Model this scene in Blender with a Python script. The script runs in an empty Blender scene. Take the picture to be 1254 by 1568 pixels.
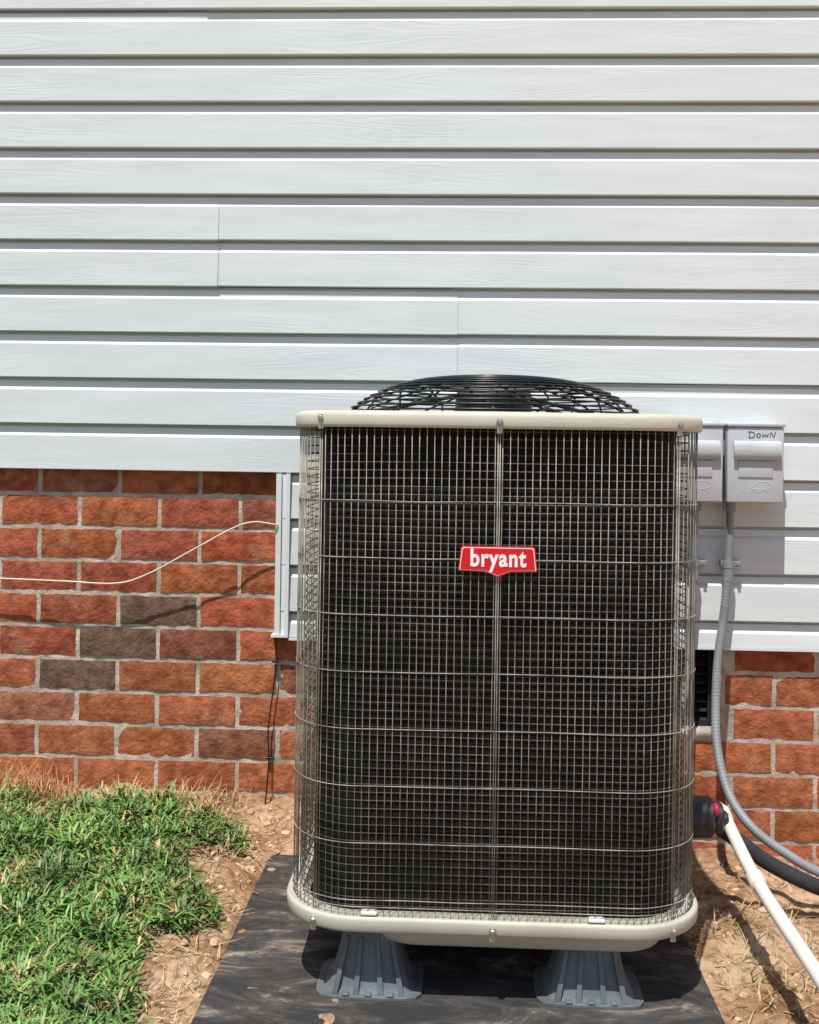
import bpy, math, random
from mathutils import Vector, Matrix, noise
random.seed(7)
R=random.random
def U(a,b): return a+(b-a)*R()
ZC=1.0            # camera height; z values below are written relative to eye level
scene=bpy.context.scene

# ------------------------------------------------------------------ helpers
class MB:
    def __init__(s): s.v=[];s.f=[];s.c=[];s.col=(1,1,1,1)
    def av(s,p):
        s.v.append((p[0],p[1],p[2]+ZC)); s.c.append(s.col); return len(s.v)-1
    def box(s,x0,x1,y0,y1,z0,z1,ch=0.0):
        if ch<=0:
            i=[s.av(p) for p in [(x0,y0,z0),(x1,y0,z0),(x1,y1,z0),(x0,y1,z0),(x0,y0,z1),(x1,y0,z1),(x1,y1,z1),(x0,y1,z1)]]
            for q in [(0,3,2,1),(4,5,6,7),(0,1,5,4),(1,2,6,5),(2,3,7,6),(3,0,4,7)]: s.f.append([i[a] for a in q])
        else:
            r=ch; n=3
            loops=[]
            prof=[]
            for k in range(n+1):
                a=math.pi/2*k/n
                prof.append((r*(1-math.sin(a)), z0+r*(1-math.cos(a))))
            for k in range(n+1):
                a=math.pi/2*k/n
                prof.append((r*(1-math.cos(a)), z1-r+r*math.sin(a)))
            for ins,z in prof:
                loops.append(rrect((x0+x1)/2,(y0+y1)/2,(x1-x0)-2*ins+1e-5,(y1-y0)-2*ins+1e-5,max(r-ins,0.0004),3,z))
            s.loft(loops,True,True)
    def loft(s,loops,cap0=False,cap1=False,closed=True):
        idx=[[s.av(p) for p in L] for L in loops]
        n=len(loops[0])
        for a,b in zip(idx[:-1],idx[1:]):
            for k in range(n if closed else n-1):
                k2=(k+1)%n
                s.f.append([a[k],a[k2],b[k2],b[k]])
        if cap0: s.f.append(list(reversed(idx[0])))
        if cap1: s.f.append(idx[-1])
    def tube(s,path,r,n=6,closed=False,caps=True,r2=None):
        P=[Vector(p) for p in path]; m=len(P)
        T=[]
        for i in range(m):
            if closed: t=P[(i+1)%m]-P[(i-1)%m]
            else: t=P[min(i+1,m-1)]-P[max(i-1,0)]
            T.append(t.normalized())
        up=Vector((0,0,1)) if abs(T[0].z)<0.9 else Vector((1,0,0))
        nrm=(up-T[0]*up.dot(T[0])).normalized()
        loops=[]
        for i in range(m):
            nrm=(nrm-T[i]*nrm.dot(T[i])).normalized()
            b=T[i].cross(nrm)
            rr=r if r2 is None else r+(r2-r)*i/(m-1)
            loops.append([P[i]+(nrm*math.cos(2*math.pi*k/n)+b*math.sin(2*math.pi*k/n))*rr for k in range(n)])
        if closed: loops.append(loops[0])
        s.loft(loops,caps and not closed,caps and not closed)
    def obj(s,name,mat,parent=None,smooth=False,angle=None):
        me=bpy.data.meshes.new(name); me.from_pydata(s.v,[],s.f)
        a=me.color_attributes.new("Col",'FLOAT_COLOR','POINT')
        flat=[x for c in s.c for x in c]; a.data.foreach_set("color",flat)
        if smooth: me.polygons.foreach_set("use_smooth",[True]*len(me.polygons))
        me.materials.append(mat); me.update()
        o=bpy.data.objects.new(name,me); scene.collection.objects.link(o)
        if parent: o.parent=parent
        if angle:
            for p in me.polygons: p.use_smooth=True
            me.set_sharp_from_angle(angle=math.radians(angle))
        return o
def rrect(cx,cy,w,d,r,n,z):
    pts=[]
    for (sx,sy,a0) in [(1,-1,-90),(1,1,0),(-1,1,90),(-1,-1,180)]:
        ox=cx+sx*(w/2-r); oy=cy+sy*(d/2-r)
        for k in range(n+1):
            a=math.radians(a0+90*k/n); pts.append((ox+r*math.cos(a),oy+r*math.sin(a),z))
    return pts
def smooth_path(pts,sub=8):
    P=[Vector(p) for p in pts]; out=[]
    for i in range(len(P)-1):
        p0=P[max(i-1,0)];p1=P[i];p2=P[i+1];p3=P[min(i+2,len(P)-1)]
        for k in range(sub):
            t=k/sub
            out.append(0.5*((2*p1)+(-p0+p2)*t+(2*p0-5*p1+4*p2-p3)*t*t+(-p0+3*p1-3*p2+p3)*t**3))
    out.append(P[-1]); return out
def empty(name):
    e=bpy.data.objects.new(name,None); scene.collection.objects.link(e); e.empty_display_size=.1; return e

# ------------------------------------------------------------------ materials
def mat(name,col,rough=.6,metal=0,var=.15,nscale=8,bump=0,bscale=60,attr=False,stretch=None,spec=.5,col2=None,cpos=(.35,.7)):
    m=bpy.data.materials.new(name); m.use_nodes=True; nt=m.node_tree; N=nt.nodes; L=nt.links
    b=N["Principled BSDF"]; b.inputs["Roughness"].default_value=rough; b.inputs["Metallic"].default_value=metal
    b.inputs["Specular IOR Level"].default_value=spec
    tc=N.new("ShaderNodeTexCoord"); mp=N.new("ShaderNodeMapping"); L.new(tc.outputs["Object"],mp.inputs[0])
    if stretch: mp.inputs["Scale"].default_value=stretch
    n=N.new("ShaderNodeTexNoise"); n.inputs["Scale"].default_value=nscale; n.inputs["Detail"].default_value=6; L.new(mp.outputs[0],n.inputs["Vector"])
    r=N.new("ShaderNodeValToRGB"); r.color_ramp.elements[0].position=cpos[0]; r.color_ramp.elements[1].position=cpos[1]
    if col2 is None: c0=[c*(1-var) for c in col]; c1=[min(1,c*(1+var*.6)) for c in col]
    else: c0=col; c1=col2
    r.color_ramp.elements[0].color=(*c0,1); r.color_ramp.elements[1].color=(*c1,1)
    L.new(n.outputs["Fac"],r.inputs[0]); out=r.outputs[0]
    if attr:
        a=N.new("ShaderNodeAttribute"); a.attribute_name="Col"
        mx=N.new("ShaderNodeMix"); mx.data_type='RGBA'; mx.blend_type='MULTIPLY'; mx.inputs[0].default_value=1
        L.new(out,mx.inputs[6]); L.new(a.outputs["Color"],mx.inputs[7]); out=mx.outputs[2]
    L.new(out,b.inputs["Base Color"])
    if bump:
        n2=N.new("ShaderNodeTexNoise"); n2.inputs["Scale"].default_value=bscale; n2.inputs["Detail"].default_value=8; n2.inputs["Roughness"].default_value=.6
        L.new(mp.outputs[0],n2.inputs["Vector"])
        bp=N.new("ShaderNodeBump"); bp.inputs["Strength"].default_value=1; bp.inputs["Distance"].default_value=bump
        L.new(n2.outputs["Fac"],bp.inputs["Height"]); L.new(bp.outputs[0],b.inputs["Normal"])
    return m
M_vinyl=mat("vinyl_siding",(.655,.69,.69),.5,var=.06,nscale=4,stretch=(1,3,8))
def grain(m):
    # embossed cedar grain: contour-like wavy lines stretched along the board
    nt=m.node_tree;N=nt.nodes;L=nt.links;b=N["Principled BSDF"]
    tc=N.new("ShaderNodeTexCoord");mp=N.new("ShaderNodeMapping");mp.inputs["Scale"].default_value=(1.6,1,15);L.new(tc.outputs["Object"],mp.inputs[0])
    n=N.new("ShaderNodeTexNoise");n.inputs["Scale"].default_value=1.3;n.inputs["Detail"].default_value=1.5;L.new(mp.outputs[0],n.inputs["Vector"])
    mu=N.new("ShaderNodeMath");mu.operation='MULTIPLY';mu.inputs[1].default_value=75;L.new(n.outputs["Fac"],mu.inputs[0])
    si=N.new("ShaderNodeMath");si.operation='SINE';L.new(mu.outputs[0],si.inputs[0])
    n2=N.new("ShaderNodeTexNoise");n2.inputs["Scale"].default_value=14;n2.inputs["Detail"].default_value=5;L.new(mp.outputs[0],n2.inputs["Vector"])
    n3=N.new("ShaderNodeTexNoise");n3.inputs["Scale"].default_value=2.2;L.new(tc.outputs["Object"],n3.inputs["Vector"])
    r3=N.new("ShaderNodeMapRange");r3.inputs[1].default_value=.42;r3.inputs[2].default_value=.62;L.new(n3.outputs[0],r3.inputs[0])
    a=N.new("ShaderNodeMath");a.operation='MULTIPLY';L.new(si.outputs[0],a.inputs[0]);L.new(r3.outputs[0],a.inputs[1])
    c=N.new("ShaderNodeMath");c.operation='MULTIPLY_ADD';c.inputs[1].default_value=.45;L.new(a.outputs[0],c.inputs[0]);L.new(n2.outputs[0],c.inputs[2])
    bp=N.new("ShaderNodeBump");bp.inputs["Distance"].default_value=.00020;L.new(c.outputs[0],bp.inputs["Height"]);L.new(bp.outputs[0],b.inputs["Normal"])
grain(M_vinyl)
M_trim=mat("white_trim",(.72,.745,.75),.4,var=.05)
M_brick=mat("brick",(.56,.50,.46),.92,nscale=34,bump=.005,bscale=90,attr=True,col2=(1.12,1.12,1.10),spec=.2)
def sandy(m,amt):
    # mortar/sand smear on the brick faces
    nt=m.node_tree;N=nt.nodes;L=nt.links;b=N["Principled BSDF"];src=b.inputs["Base Color"].links[0].from_socket
    tc=N.new("ShaderNodeTexCoord");n=N.new("ShaderNodeTexNoise");n.inputs["Scale"].default_value=9;n.inputs["Detail"].default_value=10;n.inputs["Roughness"].default_value=.75;L.new(tc.outputs["Object"],n.inputs["Vector"])
    r=N.new("ShaderNodeMapRange");r.inputs[1].default_value=.55;r.inputs[2].default_value=.80;r.inputs[3].default_value=0;r.inputs[4].default_value=amt;L.new(n.outputs[0],r.inputs[0])
    mx=N.new("ShaderNodeMix");mx.data_type='RGBA';L.new(r.outputs[0],mx.inputs[0]);L.new(src,mx.inputs[6]);mx.inputs[7].default_value=(.52,.36,.24,1);L.new(mx.outputs[2],b.inputs["Base Color"])
sandy(M_brick,.75)
M_mortar=mat("mortar",(.36,.30,.24),.95,nscale=22,bump=.003,bscale=140,col2=(.66,.57,.48),spec=.1)
M_dark=mat("dark_void",(.012,.012,.013),.8)
M_cream=mat("cream_painted_steel",(.545,.52,.43),.55,var=.08,nscale=10,bump=.0002,bscale=200,spec=.3)
M_wire=mat("grille_wire_paint",(.36,.335,.27),.6,var=.5,nscale=25,spec=.25)
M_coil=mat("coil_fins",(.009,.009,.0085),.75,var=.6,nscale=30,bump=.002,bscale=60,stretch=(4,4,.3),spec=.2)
M_tube=mat("coil_tube",(.10,.09,.068),.6,var=.8,nscale=7,spec=.25)
M_black=mat("black_coated_wire",(.012,.012,.013),.28,var=.1)
M_blackp=mat("black_plastic",(.02,.02,.021),.4)
M_red=mat("badge_red",(.62,.008,.016),.35,var=.05)
M_white=mat("badge_white",(.85,.85,.85),.4,var=.02)
M_pink=mat("pink_cap",(.45,.012,.06),.4,var=.1)
M_riser=mat("grey_plastic_riser",(.13,.15,.16),.5,var=.25,nscale=20,bump=.0008,bscale=80)
M_box=mat("grey_enclosure",(.50,.52,.535),.45,var=.08,nscale=15)
M_cond=mat("grey_conduit",(.25,.265,.275),.5,var=.15,nscale=20)
M_pvc=mat("white_pvc",(.78,.745,.67),.4,var=.10,nscale=15)
M_foam=mat("black_foam",(.028,.028,.03),.85,var=.3,nscale=40,bump=.002,bscale=120)
M_tan=mat("tan_wire",(.72,.62,.46),.6,var=.15,nscale=40)
M_grass=mat("grass_blades",(.85,.85,.8),.5,nscale=15,attr=True,col2=(1.15,1.1,1),spec=.4)
M_straw=mat("dry_straw",(.85,.85,.8),.8,nscale=15,attr=True,col2=(1.1,1.1,1))
M_clod=mat("dirt_clod",(.8,.8,.8),.95,nscale=60,attr=True,col2=(1.1,1.1,1.1),bump=.002,bscale=200,spec=.1)
M_screw=mat("screw_steel",(.45,.44,.40),.35,metal=.7)
M_ink=mat("ink",(.03,.03,.035),.6)
# ground
def ground_mat():
    m=bpy.data.materials.new("sandy_soil"); m.use_nodes=True; nt=m.node_tree;N=nt.nodes;L=nt.links;b=N["Principled BSDF"]
    b.inputs["Roughness"].default_value=.97; b.inputs["Specular IOR Level"].default_value=.1
    tc=N.new("ShaderNodeTexCoord")
    def nz(s,d=8,r=.6):
        n=N.new("ShaderNodeTexNoise"); n.inputs["Scale"].default_value=s;n.inputs["Detail"].default_value=d;n.inputs["Roughness"].default_value=r;L.new(tc.outputs["Object"],n.inputs["Vector"]);return n
    a=nz(6,10,.65);c=nz(50)
    r=N.new("ShaderNodeValToRGB"); e=r.color_ramp.elements
    e[0].position=.34;e[0].color=(.34,.185,.10,1);e[1].position=.62;e[1].color=(.76,.53,.345,1)
    x=e.new(.48);x.color=(.58,.355,.21,1)
    L.new(a.outputs[0],r.inputs[0])
    r2=N.new("ShaderNodeValToRGB"); r2.color_ramp.elements[0].position=.36;r2.color_ramp.elements[0].color=(.50,.45,.40,1);r2.color_ramp.elements[1].position=.52;r2.color_ramp.elements[1].color=(1.0,1.0,1.0,1)
    L.new(c.outputs[0],r2.inputs[0])
    mx=N.new("ShaderNodeMix");mx.data_type='RGBA';mx.blend_type='MULTIPLY';mx.inputs[0].default_value=1
    L.new(r.outputs[0],mx.inputs[6]);L.new(r2.outputs[0],mx.inputs[7])
    at=N.new("ShaderNodeAttribute");at.attribute_name="Col"
    m2=N.new("ShaderNodeMix");m2.data_type='RGBA';L.new(at.outputs["Fac"],m2.inputs[0]);L.new(mx.outputs[2],m2.inputs[6]);m2.inputs[7].default_value=(.085,.085,.035,1)
    L.new(m2.outputs[2],b.inputs["Base Color"])
    h=nz(60,10,.72);bp=N.new("ShaderNodeBump");bp.inputs["Distance"].default_value=.016;bp.inputs["Strength"].default_value=1
    L.new(h.outputs[0],bp.inputs["Height"]);L.new(bp.outputs[0],b.inputs["Normal"])
    return m
M_ground=ground_mat()
def pad_mat():
    m=bpy.data.materials.new("dusty_pad");m.use_nodes=True;nt=m.node_tree;N=nt.nodes;L=nt.links;b=N["Principled BSDF"];b.inputs["Roughness"].default_value=.85;b.inputs["Specular IOR Level"].default_value=.25
    tc=N.new("ShaderNodeTexCoord");mp=N.new("ShaderNodeMapping");mp.inputs["Scale"].default_value=(1,2.2,1);mp.inputs["Rotation"].default_value=(0,0,.3);L.new(tc.outputs["Object"],mp.inputs[0])
    n=N.new("ShaderNodeTexNoise");n.inputs["Scale"].default_value=5;n.inputs["Detail"].default_value=14;n.inputs["Roughness"].default_value=.80;n.inputs["Distortion"].default_value=1.0;L.new(mp.outputs[0],n.inputs["Vector"])
    r=N.new("ShaderNodeValToRGB");e=r.color_ramp.elements;e[0].position=.44;e[0].color=(.032,.031,.031,1);e[1].position=.66;e[1].color=(.33,.26,.20,1);x=e.new(.55);x.color=(.072,.066,.060,1)
    L.new(n.outputs[0],r.inputs[0]);L.new(r.outputs[0],b.inputs["Base Color"])
    n2=N.new("ShaderNodeTexNoise");n2.inputs["Scale"].default_value=150;L.new(tc.outputs["Object"],n2.inputs["Vector"])
    bp=N.new("ShaderNodeBump");bp.inputs["Distance"].default_value=.0015;L.new(n2.outputs[0],bp.inputs["Height"]);L.new(bp.outputs[0],b.inputs["Normal"])
    return m
M_pad=pad_mat()

# ------------------------------------------------------------------ terrain function
PX0,PX1,PY0,PY1=-.43,.457,1.655,2.575
def sm(a,b,x):
    t=max(0,min(1,(x-a)/(b-a)));return t*t*(3-2*t)
def gz(x,y):
    zw=-.862-.108*sm(-.55,.6,x)
    t=sm(1.75,2.72,y) if x<-.43 else sm(2.3,2.74,y)
    z=-.95+(zw+.95)*t
    if x>.45: z-=.012*sm(.45,.8,x)
    far=max(0,1-max(abs(x),abs(y-2))/6)
    z+=(noise.noise(Vector((x*4,y*4,1.3)))*.018+noise.noise(Vector((x*14,y*14,3.3)))*.016+noise.noise(Vector((x*32,y*32,8.3)))*.010+noise.noise(Vector((x*65,y*65,7)))*.006)*(.3+.7*far)
    dx=max(PX0-x,x-PX1,0);dy=max(PY0-y,y-PY1,0);d=math.hypot(dx,dy)
    return min(z,-.953+d*.42+noise.noise(Vector((x*22,y*22,2)))*.016)
EDGE=[(-9,-.50),(1.5,-.47),(1.82,-.50),(1.89,-.535),(2.02,-.56),(2.12,-.50),(2.2,-.47),(2.28,-.52),(2.38,-.61),(2.46,-.55),(2.52,-.47),(2.60,-.50),(2.7,-.75),(9,-.8)]
def edge_at(y):
    for (a,xa),(b,xb) in zip(EDGE[:-1],EDGE[1:]):
        if a<=y<=b: return xa+(xb-xa)*(y-a)/(b-a)
    return -.6
def grassmask(x,y):
    n=noise.noise(Vector((x*3.2,y*3.2,5.5)))*.5+noise.noise(Vector((x*9,y*9,2.5)))*.35
    n2=noise.noise(Vector((x*7,y*7,12.5)))*.6+noise.noise(Vector((x*19,y*19,9.5)))*.4
    if x>0.7: return 0
    edge=edge_at(y)+n*.08+n2*.03-.005
    a=sm(edge+.03,edge-.05,x)
    b=sm(2.69,2.54,y+n*.12)
    hole=sm(.08,.36,n2)*.9
    return max(0,a*b*(1-hole))
# ground sheet
def axis(a,b,st,outer):
    c=[a+i*st for i in range(int((b-a)/st)+1)]
    lo=[];x=a;s=st
    while x>-outer: s*=1.35;x-=s;lo.append(x)
    hi=[];x=c[-1];s=st
    while x<outer: s*=1.35;x+=s;hi.append(x)
    return lo[::-1]+c+hi
xs=axis(-1.4,1.3,.007,400);ys=axis(1.35,2.80,.007,400)
g=MB()
for y in ys:
    for x in xs:
        k=grassmask(x,y)*.8 if (abs(x)<6 and abs(y)<8) else (.9 if abs(x)>6 or y<-8 else 0)
        if y>2.76: k=0
        g.col=(k,k,k,1); g.av((x,y,gz(x,y) if abs(x)<8 and abs(y)<10 else -.95))
nx=len(xs)
for j in range(len(ys)-1):
    for i in range(nx-1):
        a=j*nx+i; g.f.append([a,a+1,a+1+nx,a+nx])
g.obj("ground",M_ground,smooth=True)

# ------------------------------------------------------------------ grass
def blade(mb,base,az,lean,L,w,droop,segs=3):
    d=Vector((math.cos(az),math.sin(az),0));side=Vector((-d.y,d.x,0))
    p=Vector(base);ids=[]
    ang=lean
    for k in range(segs+1):
        t=k/segs;ww=w*(1-t)**.6*(0.6+t*.8) if k<segs else 0
        if k<segs:
            ids.append((mb.av(p-side*ww/2),mb.av(p+side*ww/2)))
        else: tip=mb.av(p)
        ang+=droop/segs
        p=p+(d*math.sin(ang)+Vector((0,0,1))*math.cos(ang))*(L/segs)
    for a,b in zip(ids[:-1],ids[1:]): mb.f.append([a[0],a[1],b[1],b[0]])
    mb.f.append([ids[-1][0],ids[-1][1],tip])
gr=MB()
def tuft(x,y,mb,dens=1):
    z=gz(x,y)
    n=random.randint(6,10)
    clump=noise.noise(Vector((x*8,y*8,31)))
    hstem=U(.0,.035)+max(0,clump)*.04
    dryn=noise.noise(Vector((x*6,y*6,77)))
    dry=R()<.05+max(0,dryn)*.35
    br=U(.6,1.4)*(1+clump*.5);ye=U(0,1)
    for i in range(n):
        if dry or R()<.06: c=(U(.38,.52)*br,U(.29,.38)*br,U(.15,.20)*br,1)
        else:
            c=((.125+.06*ye)*br*U(.85,1.15),(.265+.03*ye)*br*U(.85,1.15),(.065+.025*ye)*br,1)
        mb.col=c
        blade(mb,(x+U(-.01,.01),y+U(-.01,.01),z+U(0,hstem)),U(0,6.283),U(.2,1.2),U(.016,.044),U(.0036,.0085),U(.2,1.3))
cnt=0
while cnt<7000:
    x=U(-1.45,-.3);y=U(1.5,2.70)
    if R()<grassmask(x,y): tuft(x,y,gr);cnt+=1
cnt=0
while cnt<2600:
    x=U(-3.0,-.4);y=U(.5,2.66)
    if -1.45<x and y>1.5: continue
    if R()<grassmask(x,y): tuft(x,y,gr);cnt+=1
gr.obj("grass",M_grass)
# dry straw and dead grass by the wall and on bare soil
st=MB()
for i in range(3400):
    if i<1000: x=-2.0+1.6*R();y=U(2.45,2.745)
    elif i<1700: x=U(-.75,-.43);y=U(1.4,2.6)
    elif i<2500: x=U(.47,1.2);y=U(1.5,2.7)
    else: x=U(-1.4,-.5);y=U(1.5,2.6)
    b=U(.7,1.5);st.col=(.50*b,.37*b,.22*b,1)
    blade(st,(x,y,gz(x,y)+.004),U(0,6.283),U(1.1,1.55),U(.02,.07),U(.0014,.0028),U(-.3,.3))
for i in range(900):
    x=-.93-abs(random.gauss(0,.16));x=x if x>-2 else -1.1;y=U(2.62,2.735);b=U(.7,1.5);st.col=(.47*b,.25*b,.12*b,1)
    blade(st,(x,y,gz(x,y)),U(0,6.283),U(.0,.8),U(.03,.10)*(1 if x<-.98 else .6),U(.002,.0036),U(.1,1.3))
for i in range(260):
    cx=random.choice([-.80,-.66,-.60,-.55,-1.0]);x=cx+random.gauss(0,.03);y=U(2.62,2.73);b=U(.7,1.4);st.col=(.54*b,.37*b,.20*b,1)
    blade(st,(x,y,gz(x,y)),U(0,6.283),U(.1,1.1),U(.03,.085),U(.0016,.003),U(.1,1))
st.obj("dry_grass",M_straw)
# small weeds on the right-hand soil
wd=MB()
for cx,cy,n in [(.56,2.25,60),(.63,2.02,50),(.57,2.10,50),(.72,2.2,30),(.60,1.84,30),(.52,2.45,24),(.9,2.4,24),(.55,1.95,30),(.66,2.35,30)]:
    for i in range(n):
        b=U(.6,1.3)
        wd.col=(.17*b,.18*b,.06*b,1) if R()<.35 else (.46*b,.33*b,.17*b,1)
        x=cx+random.gauss(0,.035);y=cy+random.gauss(0,.035)
        blade(wd,(x,y,gz(x,y)),U(0,6.283),U(.3,1.3),U(.02,.05),U(.002,.0045),U(.2,1))
wd.obj("weeds",M_grass)
# clods
cl=MB()
phi=(1+5**.5)/2
ico=[Vector(p).normalized() for p in [(-1,phi,0),(1,phi,0),(-1,-phi,0),(1,-phi,0),(0,-1,phi),(0,1,phi),(0,-1,-phi),(0,1,-phi),(phi,0,-1),(phi,0,1),(-phi,0,-1),(-phi,0,1)]]
icf=[(0,11,5),(0,5,1),(0,1,7),(0,7,10),(0,10,11),(1,5,9),(5,11,4),(11,10,2),(10,7,6),(7,1,8),(3,9,4),(3,4,2),(3,2,6),(3,6,8),(3,8,9),(4,9,5),(2,4,11),(6,2,10),(8,6,7),(9,8,1)]
for i in range(4800):
    if i%3==0: x=U(.46,1.2);y=U(1.4,2.72)
    elif i%3==1: x=U(-.72,-.43);y=U(1.4,2.7)
    else: x=U(-1.3,-.35);y=U(2.45,2.74)
    if PX0-.01<x<PX1+.01 and PY0<y<PY1: continue
    s=U(.0015,.004) if R()<.86 else U(.004,.011)
    b=U(.8,1.2);cl.col=(.62*b,.42*b,.27*b,1);z=gz(x,y)-s*.2
    o=len(cl.v);sx,sy,sz=s*U(.7,1.4),s*U(.7,1.4),s*U(.5,.9)
    for v in ico: cl.av((x+v.x*sx*U(.8,1.2),y+v.y*sy*U(.8,1.2),z+v.z*sz*U(.8,1.2)))
    for f in icf: cl.f.append([o+k for k in f])
cl.obj("dirt_clods",M_clod)

# ------------------------------------------------------------------ pad
pb=MB()
def pl(ins,z,w=0): return rrect((PX0+PX1)/2,(PY0+PY1)/2,PX1-PX0-2*ins,PY1-PY0-2*ins,.012,3,z)
pb.loft([pl(0,-.99),pl(0,-.951),pl(.003,-.947),pl(.007,-.945)],False,True)
pb.obj("equipment_pad",M_pad,angle=40)

# ------------------------------------------------------------------ house
house=empty("brick_house")
YB=2.757
bk=MB()
def brick(x0,x1,z0,z1,col):
    nx_=max(3,int((x1-x0)/.014));nz_=5
    y0=YB+U(-.0015,.0015); bk.col=(*col,1)
    sd=R()*100;ids=[]
    for j in range(-1,nz_+2):
        row=[]
        for i in range(-1,nx_+2):
            ii=min(max(i,0),nx_);jj=min(max(j,0),nz_)
            x=x0+(x1-x0)*ii/nx_;z=z0+(z1-z0)*jj/nz_
            e=(ii in(0,nx_)) or (jj in (0,nz_))
            y=y0+noise.noise(Vector((x*50+sd,z*50,sd)))*.0018+(.002 if e else 0)
            if e: x+=noise.noise(Vector((x*60,z*60,sd)))*.0028;z+=noise.noise(Vector((x*60+9,z*60,sd)))*.0026
            if i!=ii or j!=jj: y=y0+.02
            row.append(bk.av((x,y,z)))
        ids.append(row)
    for j in range(len(ids)-1):
        for i in range(len(ids[0])-1):
            bk.f.append([ids[j][i],ids[j][i+1],ids[j+1][i+1],ids[j+1][i]])
JT=.0115;CP=.0825;BP=.204
VX0,VX1,VZ0,VZ1=.30,.652,-.6995,-.452
dark={(3,-.755),(4,-.86),(5,-.957),(8,-.55)}
for k in range(-1,12):
    zt=-.122-CP*k-JT/2; zb=-.122-CP*(k+1)+JT/2
    off=-.752 if k%2==0 else -.854
    for n in range(-22,30):
        x0=off+n*BP+JT/2; x1=x0+BP-JT; c=(x0+x1)/2
        if x1<-5 or x0>5: continue
        q=U(.80,1.12);base=(.47*q,U(.120,.150)*q,U(.058,.074)*q)
        if R()<.09: base=(.36*q,.125*q,.08*q)
        if R()<.02: base=(.20,.13,.10)
        if k>=5 : base=(base[0]*1.03,base[1]*1.2,base[2]*1.15)
        for dk,dx in dark:
            if k==dk and abs(c-dx)<.06: base=(.20,.125,.09)
        if zt<=VZ1+.01 and zb>=VZ0-.01:
            if x1<=VX0 or x0>=VX1: brick(x0,x1,zb,zt,base)
            else:
                if x0<VX0-.02: brick(x0,VX0,zb,zt,base)
                if x1>VX1+.02: brick(VX1,x1,zb,zt,base)
        else: brick(x0,x1,zb,zt,base)
bk.obj("brick_courses",M_brick,house,angle=60)
mo=MB()
YM=YB+.0035
def mgrid(x0,x1,z0,z1,st=.012):
    nx_=max(1,int((x1-x0)/st));nz_=max(1,int((z1-z0)/st));ids=[]
    for j in range(nz_+1):
        ids.append([mo.av((x0+(x1-x0)*i/nx_,YM+noise.noise(Vector((i*.4,j*.4,x0)))*.002,z0+(z1-z0)*j/nz_)) for i in range(nx_+1)])
    for j in range(nz_):
        for i in range(nx_): mo.f.append([ids[j][i],ids[j][i+1],ids[j+1][i+1],ids[j+1][i]])
mgrid(-1.6,VX0,-1.1,.0);mgrid(-5,-1.6,-1.1,0,.05);mgrid(VX1,1.4,-1.1,0);mgrid(1.4,5,-1.1,0,.05);mgrid(VX0,VX1,-1.1,VZ0);mgrid(VX0,VX1,VZ1,0,.03)
mo.box(VX0,VX1+.0,YB-.004,YB+.06,VZ0,VZ0+.028)
mo.box(VX1-.016,VX1+.006,YB+.0,YB+.05,VZ0,VZ1)
mo.obj("mortar",M_mortar,house,smooth=True)
vt=MB();vt.box(VX0,VX1,YB+.075,YB+.08,VZ0,VZ1)
for i in range(9):
    z=VZ0+.045+i*.023
    vt.loft([[(VX0,YB+.03,z-.006),(VX0,YB+.055,z+.008),(VX0,YB+.055,z+.011),(VX0,YB+.03,z-.003)],[(VX1,YB+.03,z-.006),(VX1,YB+.055,z+.008),(VX1,YB+.055,z+.011),(VX1,YB+.03,z-.003)]],True,True)
vt.box(VX0,VX1-.017,YB+.022,YB+.03,VZ0+.029,VZ0+.04);vt.box(VX1-.03,VX1-.017,YB+.022,YB+.031,VZ0+.04,VZ1)
vt.obj("crawl_space_vent",M_dark,house)
# siding
sd=MB()
def course(x0,x1,zb,zt,oy):
    """dutch-lap course: butt, face, ledge, recess, interlock groove"""
    return [(2.7565+oy,zb+.001),(2.7565+oy,zb+.0005),(2.7335+oy,zb),(2.7322+oy,zb+.0015),(2.7368+oy,zt-.0310),(2.7373+oy,zt-.0300),(2.7432+oy,zt-.0240),(2.7440+oy,zt-.0228),(2.7444+oy,zt-.0080),(2.7556+oy,zt-.0070),(2.7560+oy,zt+.0004)]
PER=.115;ZB=-.0576
def panel(x0,x1,zs,oy,oz=0):
    prof=[]
    for zb,zt in zs: prof+=course(x0,x1,zb+oz,zt+oz,oy)
    m=max(1,int((x1-x0)/.2));L=[]
    for i in range(m+1):
        x=x0+(x1-x0)*i/m
        L.append([(x,y+noise.noise(Vector((x*1.3,z*3,oy*900)))*.0014,z+noise.noise(Vector((x*.9,z*2.0,4)))*.0014) for y,z in prof])
    sd.loft(L,closed=False)
seams={0:[-2.9,.98+.9],2:[-2.2,-.03,2.9],4:[-3.1,-.627,2.2],6:[-1.9,1.6],8:[-2.6,1.15,3.6],10:[-.627,3.1],12:[-2.4,.4],14:[-3.2,-.6,2],16:[-1.5,1.9],18:[-2.9,.2],20:[-2,2.2],22:[-.7,2.9]}
for n,sx in seams.items():
    zs=[(ZB+PER*n,ZB+PER*(n+1)),(ZB+PER*(n+1),ZB+PER*(n+2))]
    e=[-5]+sx+[5]
    for i in range(len(e)-1):
        panel(e[i]-(.02 if i%2 else 0),e[i+1]+(.02 if i%2 else 0),zs,-.0026 if i%2 else 0,-.0015 if i%2 else 0)
TX=-.418
panel(TX-.02,5,[(ZB-PER*2,ZB-PER),(ZB-PER,ZB)],-.001)
panel(TX-.02,5,[(-.467,ZB-PER*3),(ZB-PER*3,ZB-PER*2)],-.001)
sd.obj("vinyl_siding",M_vinyl,house)
tr=MB()
tr.box(-.452,-.439,2.726,2.7565,-.459,ZB-.004);tr.box(-.4385,-.428,2.732,2.7565,-.459,ZB-.004)
tr.box(-.4275,-.4175,2.724,2.7565,-.459,ZB-.004)
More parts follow.
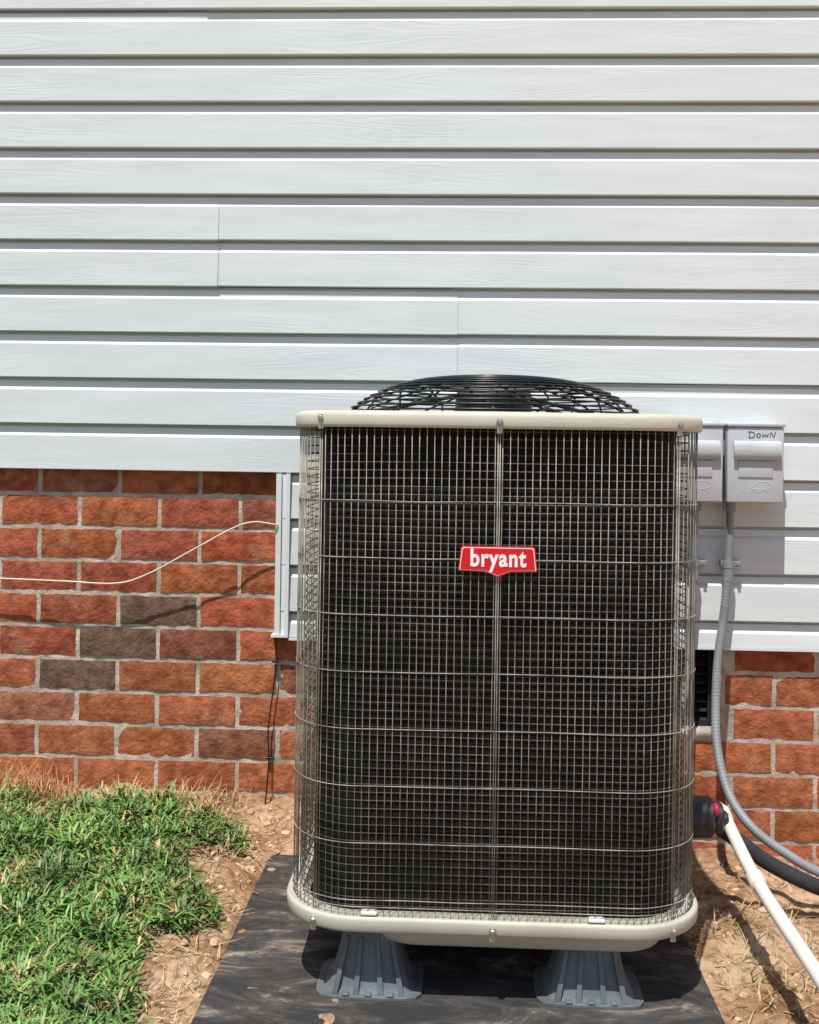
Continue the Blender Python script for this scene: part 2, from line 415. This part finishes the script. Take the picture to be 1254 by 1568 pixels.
tr.box(-.460,-.4175,2.722,2.7565,-.466,-.4595)
tr.box(-.4170,5,2.7285,2.7565,-.4735,-.4675)
tr.obj("siding_trim",M_trim,house)
wb=MB();wb.box(-5,5,YB+.09,YB+.2,-1.1,2.8);wb.box(-5,5,2.7585,YB+.088,ZB+.003,2.8)
wb.obj("wall_core",M_dark,house)

# ------------------------------------------------------------------ air conditioner
ac=empty("air_conditioner_unit")
CX,CY,W,CR=.0665,2.2425,.712,.125
def ring(o,z,n=14):
    pts=[];w=W+2*o;r=CR+o
    for (sx,sy,a0) in [(1,-1,-90),(1,1,0),(-1,1,90),(-1,-1,180)]:
        ox=CX+sx*(w/2-r);oy=CY+sy*(w/2-r)
        for k in range(n+1):
            a=math.radians(a0+90*k/n);pts.append(Vector((ox+r*math.cos(a),oy+r*math.sin(a),z)))
        nxt={(1,-1):(1,1),(1,1):(-1,1),(-1,1):(-1,-1),(-1,-1):(1,-1)}[(sx,sy)]
        a=math.radians(a0+90);p=pts[-1]
        q=Vector((CX+nxt[0]*(w/2-r)+r*math.cos(a),CY+nxt[1]*(w/2-r)+r*math.sin(a),z))
        for k in range(1,14): pts.append(p.lerp(q,k/14))
    return pts
ZT,ZL,ZG,ZP=.068,.0395,-.790,-.820
lid=MB()
def circ(r,z):
    return [(CX+r*(p.x-CX)/math.hypot(p.x-CX,p.y-CY),CY+r*(p.y-CY)/math.hypot(p.x-CX,p.y-CY),z) for p in ring(0,0)]
lid.loft([ring(-.02,ZL),ring(.004,ZL-.0005),ring(.007,ZL+.001),ring(.0085,ZL+.005),ring(.0085,ZT-.010),ring(.006,ZT-.004),ring(0,ZT-.0005),ring(-.008,ZT),circ(.312,ZT+.002),circ(.306,ZT-.001),circ(.303,ZT-.05)])
lid.obj("top_cover",M_cream,ac,angle=50)
pan=MB()
pan.loft([ring(-.03,ZG-.006),ring(.002,ZG-.004),ring(.0085,ZG-.002),ring(.0115,ZG-.004),ring(.0125,ZG-.008),ring(.0115,ZP+.006),ring(.009,ZP+.002),ring(.004,ZP),ring(-.028,ZP-.0005),ring(-.06,ZP-.001)],False,True)
# stamped lower tray
def tray(i,z): return rrect(.113,2.27,.50-2*i,.72-2*i,.06,6,z)
pan.loft([tray(-.012,ZP+.002),tray(-.008,ZP-.008),tray(.004,ZP-.030),tray(.012,ZP-.036),tray(.03,ZP-.037)],False,True)
pan.obj("base_pan",M_cream,ac,angle=50)
def perim(o,z,step,start=0.0):
    P=ring(o,z,20);P.append(P[0]);d=[0]
    for a,b in zip(P[:-1],P[1:]): d.append(d[-1]+(b-a).length)
    tot=d[-1];n=int(tot/step);out=[];j=0
    for i in range(n):
        t=(i+.5)*tot/n
        while d[j+1]<t: j+=1
        out.append(P[j].lerp(P[j+1],(t-d[j])/(d[j+1]-d[j])))
    return out
gw=MB()
for p in perim(0,0,.0128):
    j1,j2,j3=U(-.0010,.0010),U(-.0010,.0010),U(-.0012,.0012)
    gw.tube([(p.x+j1,p.y,ZG-.004),(p.x+j3,p.y,ZG*.66),(p.x+j2,p.y,ZG*.33),(p.x,p.y,ZL+.01)],.00072,5)
for k in range(8):
    z=-.0862-.0971*k
    gw.tube([(p.x,p.y,z+noise.noise(Vector((p.x*8,p.y*8,z)))*.0020) for p in ring(.0016,z)],.00085,5,closed=True)
gw.tube(ring(.002,ZG+.012),.0009,5,closed=True)
for xx,yy in [(CX,CY-W/2),(CX-.306,None),(CX+.306,None)]:
    if yy is None:
        dx=abs(xx-CX)-(W/2-CR);yy=CY-(W/2-CR)-math.sqrt(max(CR*CR-dx*dx,0))
    for s in(-.0018,.0018): gw.tube([(xx+s,yy-.002,ZG),(xx+s,yy-.002,ZL)],.0010,6)
gw.obj("wire_grille",M_wire,ac,smooth=True)
ct=MB();z=ZG+.01
while z<ZL:
    ct.tube([(p.x,p.y,z+noise.noise(Vector((p.x*3,p.y*3,z*9)))*.003) for p in ring(-.014,z,8)],.0010,5,closed=True);z+=.0138
ct.obj("coil_tubes",M_tube,ac,smooth=True)
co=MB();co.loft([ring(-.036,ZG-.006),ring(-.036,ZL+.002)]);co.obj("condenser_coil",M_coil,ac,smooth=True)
# fan guard
fg=MB()
def dz(r): return .071+.078*(1-(r/.303)**3.4)
r=.034
while r<.303:
    fg.tube([(CX+r*math.cos(a*math.pi/36),CY+r*math.sin(a*math.pi/36),dz(r)) for a in range(72)],.0017,6,closed=True)
    r+=.0165 if r<.24 else .0125
for k in range(20):
    a0=k*math.pi/10;pts=[]
    for i in range(15):
        rr=.03+(.304-.03)*i/14;a=a0+.30*sm(.2,.304,rr)
        pts.append((CX+rr*math.cos(a),CY+rr*math.sin(a),dz(min(rr,.303))-.004))
    fg.tube(pts,.0022,6)
fg.obj("fan_guard",M_black,ac,smooth=True)
fm=MB()
def cyl(mb,cx,cy,z0,z1,r,n=32,b=.004):
    L=[];
    for rr,z in [(r-b,z0),(r,z0+b),(r,z1-b),(r-b,z1)]:
        L.append([(cx+rr*math.cos(2*math.pi*k/n),cy+rr*math.sin(2*math.pi*k/n),z) for k in range(n)])
    mb.loft(L,True,True)
cyl(fm,CX,CY,.02,.119,.077);cyl(fm,CX,CY,-.06,-.02,.05)
for k in range(4):
    a=k*math.pi/2+.4
    fm.tube([(CX+.05*math.cos(a),CY+.05*math.sin(a),.116),(CX+.3*math.cos(a),CY+.3*math.sin(a),.066)],.004,6)
for k in range(5):
    a0=k*2*math.pi/5
    fm.loft([[(CX+rr*math.cos(a0+da),CY+rr*math.sin(a0+da),-.05+h) for da,h in ((-.3,.035),(0,.012),(.3,-.02))] for rr in (.05,.15,.22,.29)],closed=False)
fm.obj("fan_motor_and_blades",M_blackp,ac,angle=35)
# screws
sc=MB()
for xo,zz in [(-.306,.055),(0,.050),(.306,.050),(-.306,-.806),(0,-.806),(.306,-.806)]:
    dx=max(abs(xo)-(W/2-CR),0);yy=CY-(W/2-CR)-math.sqrt(CR*CR-dx*dx)-(.012 if zz>0 else .016)
    xx=CX+xo
    def disc(r,y,n=10): return [(xx+r*math.cos(2*math.pi*k/n),y,zz+r*math.sin(2*math.pi*k/n)) for k in range(n)]
    sc.loft([disc(.0062,yy+.004),disc(.0062,yy-.0005),disc(.0058,yy-.001)],True,True)
    sc.loft([disc(.0042,yy-.001,6),disc(.0042,yy-.0045,6),disc(.003,yy-.0055,6)],True,True)
    sc.box(xx-.0045,xx+.0045,yy+.0015,yy+.006,zz-.019,zz-.004)
sc.obj("screws",M_screw,ac)
cp=MB()
for xo in(-.21,.175):
    cp.box(CX+xo-.014,CX+xo+.014,CY-W/2-.006,CY-W/2+.01,ZG-.001,ZG+.005,.002)
cp.obj("grille_clips",M_trim,ac)
# badge
YF=CY-W/2-.004
bc=(CX,-.183)
poly=[(-.060,.0235),(.060,.0235),(.0625,.021),(.0665,-.0165),(.065,-.0185),(.022,-.0200),(0,-.0285),(-.022,-.0200),(-.065,-.0185),(-.0665,-.0165),(-.0625,.021)]
def plate(name,s,dy0,dy1,m):
    b=MB();h=(1-s)*.060
    def sc_(x,y): return (x*(1-h/.066),(y+.001)*(1-h/.024)-.001)
    q=[sc_(x,y) for x,y in poly]
    b.loft([[(bc[0]+x,YF-dy0,bc[1]+y) for x,y in q],[(bc[0]+x,YF-dy1,bc[1]+y) for x,y in q]],True,True)
    b.obj(name,m,ac)
plate("badge_plate",1,0,.004,M_red);plate("badge_border",.965,.004,.0045,M_white);plate("badge_face",.945,.0045,.005,M_red)
def text(name,body,size,w,loc,m,parent,off=0,ext=.0003,shear=0,bold=False,hscale=None):
    cu=bpy.data.curves.new(name,'FONT');cu.body=body;cu.size=size;cu.align_x='CENTER';cu.align_y='CENTER';cu.extrude=ext;cu.offset=off;cu.shear=shear
    if bold: cu.space_character=1.12
    o=bpy.data.objects.new(name,cu);scene.collection.objects.link(o);cu.materials.append(m)
    bpy.context.view_layer.update();o.scale[0]=w/o.dimensions[0]
    o.rotation_euler=(math.radians(90),0,0);o.location=(loc[0],loc[1],loc[2]+ZC);o.parent=parent;return o
text("badge_lettering","bryant",.041,.094,(bc[0],YF-.0054,bc[1]+.0025),M_white,ac,off=.0012,bold=True)
# service valve on the right side
sv=MB()
def cylx(mb,x0,x1,y,z,r,n=24,b=.004):
    mb.loft([[(x,y+rr*math.cos(2*math.pi*k/n),z+rr*math.sin(2*math.pi*k/n)) for k in range(n)] for x,rr in ((x0,r-b),(x0+b,r),(x1-b,r),(x1,r-b))],True,True)
cylx(sv,.405,.512,2.24,-.722,.040);cylx(sv,.512,.532,2.24,-.722,.031);cylx(sv,.50,.548,2.26,-.735,.020)
sv.obj("service_valve",M_blackp,ac,angle=40)
sv=MB();cylx(sv,.508,.519,2.215,-.700,.013,b=.003);sv.obj("valve_cap",M_pink,ac,angle=40)
# risers
rs=MB()
def riser(cx,cy):
    prof=[(.093,-.9445,0),(.093,-.9405,0),(.078,-.939,0),(.070,-.930,.25),(.059,-.895,.6),(.051,-.860,1),(.047,ZP-.001,1)]
    L=[]
    for w,z,f in prof:
        pts=[];m=40
        for k in range(m):
            a=2*math.pi*k/m;c,s_=math.cos(a),math.sin(a)
            q=(abs(c)**6+abs(s_)**6)**(-1/6)
            pts.append((cx+w*q*c,cy+w*q*s_*.8,z))
        L.append(pts)
    rs.loft(L,True,True)
    for j,fx in enumerate((-.8,-.3,.3,.8)):
        xb=cx+fx*.072;xt=cx+fx*.048
        rs.loft([[(xb-.005,cy-.066,-.9388),(xb+.005,cy-.066,-.9388),(xb+.004,cy-.04,-.9388),(xb-.004,cy-.04,-.9388)],[(xt-.0025,cy-.0425,-.850),(xt+.0025,cy-.0425,-.850),(xt+.0025,cy-.034,-.850),(xt-.0025,cy-.034,-.850)]],True,True)
    for fx in(-.55,0,.55):
        x=cx+fx*.07
        rs.box(x-.006,x+.006,cy-.0735,cy-.058,-.9403,-.935,.002)
for cx in(-.145,.238):
    for cy in(1.975,2.45): riser(cx,cy)
rs.obj("riser_feet",M_riser,ac,angle=30)

# ------------------------------------------------------------------ disconnect boxes
def disconnect(name,x0,x1,z0,z1,writing):
    e=empty(name);b=MB();yf=2.655;w=x1-x0
    b.box(x0+.003,x1-.003,yf+.008,2.745,z0+.003,z1-.004,.004)       # body
    b.box(x0,x1,yf,yf+.030,z0,z1-.010,.004)                          # cover
    b.box(x0-.002,x1+.002,yf-.004,2.744,z1-.0095,z1,.003)            # hood
    hx0,hx1=x0+.012,x1-.010;zt=z1-.042;zb=z1-.088
    L=[]
    for t in range(9):
        a=math.pi*t/8
        L.append([(hx0+(.004 if t in(0,8) else 0),yf-.002-.014*math.sin(a)**.7,(zt+zb)/2+(zt-zb)/2*math.cos(a)),(hx1-(.004 if t in(0,8) else 0),yf-.002-.014*math.sin(a)**.7,(zt+zb)/2+(zt-zb)/2*math.cos(a))])
    left=[l[0] for l in L];right=[l[1] for l in L]
    b.loft([left,right],True,True)
    b.box(x0+.026,x1-.026,yf-.0025,yf+.001,z0+.06,zb-.002,.0012)
    b.tube([(x0+.03+(w-.06)*i/14,yf+.0002,z0+.028+.003*math.sin(i*1.3)) for i in range(15)],.0009,5)
    b.tube(smooth_path([(x0+.055,yf+.0002,z0+.034),(x0+.07,yf+.0002,z0+.048),(x0+.09,yf+.0002,z0+.050),(x0+.105,yf+.0002,z0+.04),(x0+.085,yf+.0002,z0+.032),(x0+.055,yf+.0002,z0+.034)],5),.0010,5)
    b.obj("enclosure",M_box,e,angle=35)
    if writing:
        # hand-drawn marker strokes D o w N
        m=MB();yy=yf-.0003;ox=(x0+x1)/2-.016;oz=z1-.034
        S=[[(0,0),(.001,.013)],[(-.003,.013),(.008,.012),(.012,.006),(.008,0),(-.002,-.001)],
           [(.019,.009),(.016,.004),(.020,0),(.025,.004),(.022,.009),(.019,.009)],
           [(.029,.009),(.031,.001),(.035,.007),(.039,.001),(.042,.010)],
           [(.046,0),(.048,.012),(.054,.001),(.058,.014)]]
        for s_ in S: m.tube(smooth_path([(ox+a*1.05,yy,oz+c_*1.0) for a,c_ in s_],5),.0009,5)
        m.obj("handwriting",M_ink,e)
    return e
disconnect("electrical_disconnect_box",.632,.764,-.112,.077,True)
disconnect("electrical_disconnect_box",.492,.622,-.112,.077,False)
# ------------------------------------------------------------------ conduits
def pipe(name,pts,r,m,sub=8,ribs=False,extra=None):
    b=MB();P=smooth_path(pts,sub)
    b.tube(P,r,14)
    if ribs:
        Q=smooth_path(pts,24)
        acc=0
        for i in range(1,len(Q)-1):
            acc+=(Q[i]-Q[i-1]).length
            if acc>.0055:
                acc=0;t=(Q[i+1]-Q[i-1]).normalized()*.0014
                b.tube([Q[i]-t,Q[i]-t*.5,Q[i]+t*.5,Q[i]+t],r+.0006,14)
    if extra: extra(b)
    return b.obj(name,m,None,angle=50)
def strap(zc,x):
    def f(b):
        b.tube([(x,2.698,zc-.008),(x,2.698,zc+.008)],.0135,16)
        b.box(x-.014,x+.034,2.712,2.734,zc-.007,zc+.007,.002)
        b.tube([(x+.026,2.716,zc),(x+.026,2.706,zc)],.004,8)
        b.tube([(x,2.698,-.135),(x,2.698,-.112)],.0150,16)
        b.tube([(x,2.698,-.30),(x,2.698,-.27)],.0125,16)
    return f
pipe("electrical_conduit",[(.650,2.698,-.113),(.650,2.698,-.18),(.648,2.698,-.25),(.645,2.695,-.30)],.0090,M_cond,extra=strap(-.262,.648))
pipe("flexible_conduit",[(.645,2.695,-.295),(.640,2.69,-.35),(.630,2.68,-.42),(.617,2.66,-.49),(.607,2.63,-.58),(.600,2.58,-.67),(.612,2.52,-.755),(.645,2.46,-.808),(.706,2.42,-.85),(.79,2.39,-.888),(.95,2.36,-.925),(1.3,2.3,-.945)],.0100,M_cond,ribs=True)
pipe("electrical_conduit",[(.566,2.698,-.113),(.566,2.698,-.2),(.566,2.698,-.30),(.560,2.69,-.40),(.548,2.67,-.52),(.51,2.60,-.64),(.46,2.52,-.70)],.0090,M_cond,extra=strap(-.262,.566))
pipe("insulated_refrigerant_line",[(.40,2.36,-.72),(.50,2.35,-.745),(.585,2.35,-.800),(.66,2.34,-.850),(.77,2.32,-.893),(.93,2.28,-.925),(1.4,2.2,-.945)],.0165,M_foam)
def coup(b):
    a=Vector((.546,2.297,-.73));c=Vector((.559,2.077,-.786));d=(c-a).normalized()
    b.tube([c-d*.016,c+d*.016],.0160,18);b.tube([a-d*.002,a+d*.028],.0160,18)
pipe("drain_pipe",[(.530,2.302,-.728),(.546,2.297,-.73),(.559,2.077,-.786),(.579,1.776,-.822),(.61,1.4,-.875),(.66,1.0,-.93)],.0125,M_pvc,extra=coup)
pipe("loose_wire",[(-2.3,2.72,-.40),(-1.6,2.72,-.325),(-1.14,2.715,-.333),(-.977,2.71,-.336),(-.846,2.712,-.339),(-.763,2.71,-.313),(-.649,2.70,-.25),(-.552,2.70,-.196),(-.503,2.705,-.181),(-.46,2.715,-.186),(-.447,2.724,-.189)],.0021,M_tan)
pipe("black_cable",[(-.452,2.745,-.47),(-.449,2.745,-.53),(-.455,2.742,-.60),(-.466,2.742,-.70),(-.463,2.738,-.78),(-.470,2.735,-.89)],.0018,M_black)
b=MB()
for x,z in[(-.452,-.53),(-.464,-.77)]: b.box(x-.006,x+.007,2.74,2.7565,z-.003,z+.003,.001)
b.obj("cable_clips",M_black)

# ------------------------------------------------------------------ light, sky, camera
d=Vector((.15,.42,-1)).normalized()
sl=bpy.data.lights.new("sun",'SUN');sl.energy=5;sl.angle=math.radians(.53);sl.color=(1,.97,.92)
so=bpy.data.objects.new("sun",sl);scene.collection.objects.link(so);so.rotation_euler=d.to_track_quat('-Z','Y').to_euler();so.location=(-2,-3,8)
w=bpy.data.worlds.new("World");scene.world=w;w.use_nodes=True;nt=w.node_tree
sky=nt.nodes.new("ShaderNodeTexSky");sky.sky_type='NISHITA';sky.sun_disc=False;sky.sun_elevation=math.asin(-d.z);sky.sun_rotation=math.atan2(-d.x,-d.y)%(2*math.pi)
nt.links.new(sky.outputs[0],nt.nodes["Background"].inputs[0]);nt.nodes["Background"].inputs[1].default_value=.115
cd=bpy.data.cameras.new("camera");cam=bpy.data.objects.new("camera",cd);scene.collection.objects.link(cam)
cd.sensor_width=36;cd.lens=39.03;cd.shift_y=-.06;cd.clip_end=2000;cd.clip_start=.05
cam.matrix_world=Matrix.Translation((0,0,ZC))@Matrix.Rotation(math.radians(2.6),4,'Z')@Matrix.Rotation(math.radians(90),4,'X')@Matrix.Rotation(.0145,4,'Z')
scene.camera=cam
scene.view_settings.view_transform='Standard';scene.view_settings.look='None';scene.view_settings.exposure=0
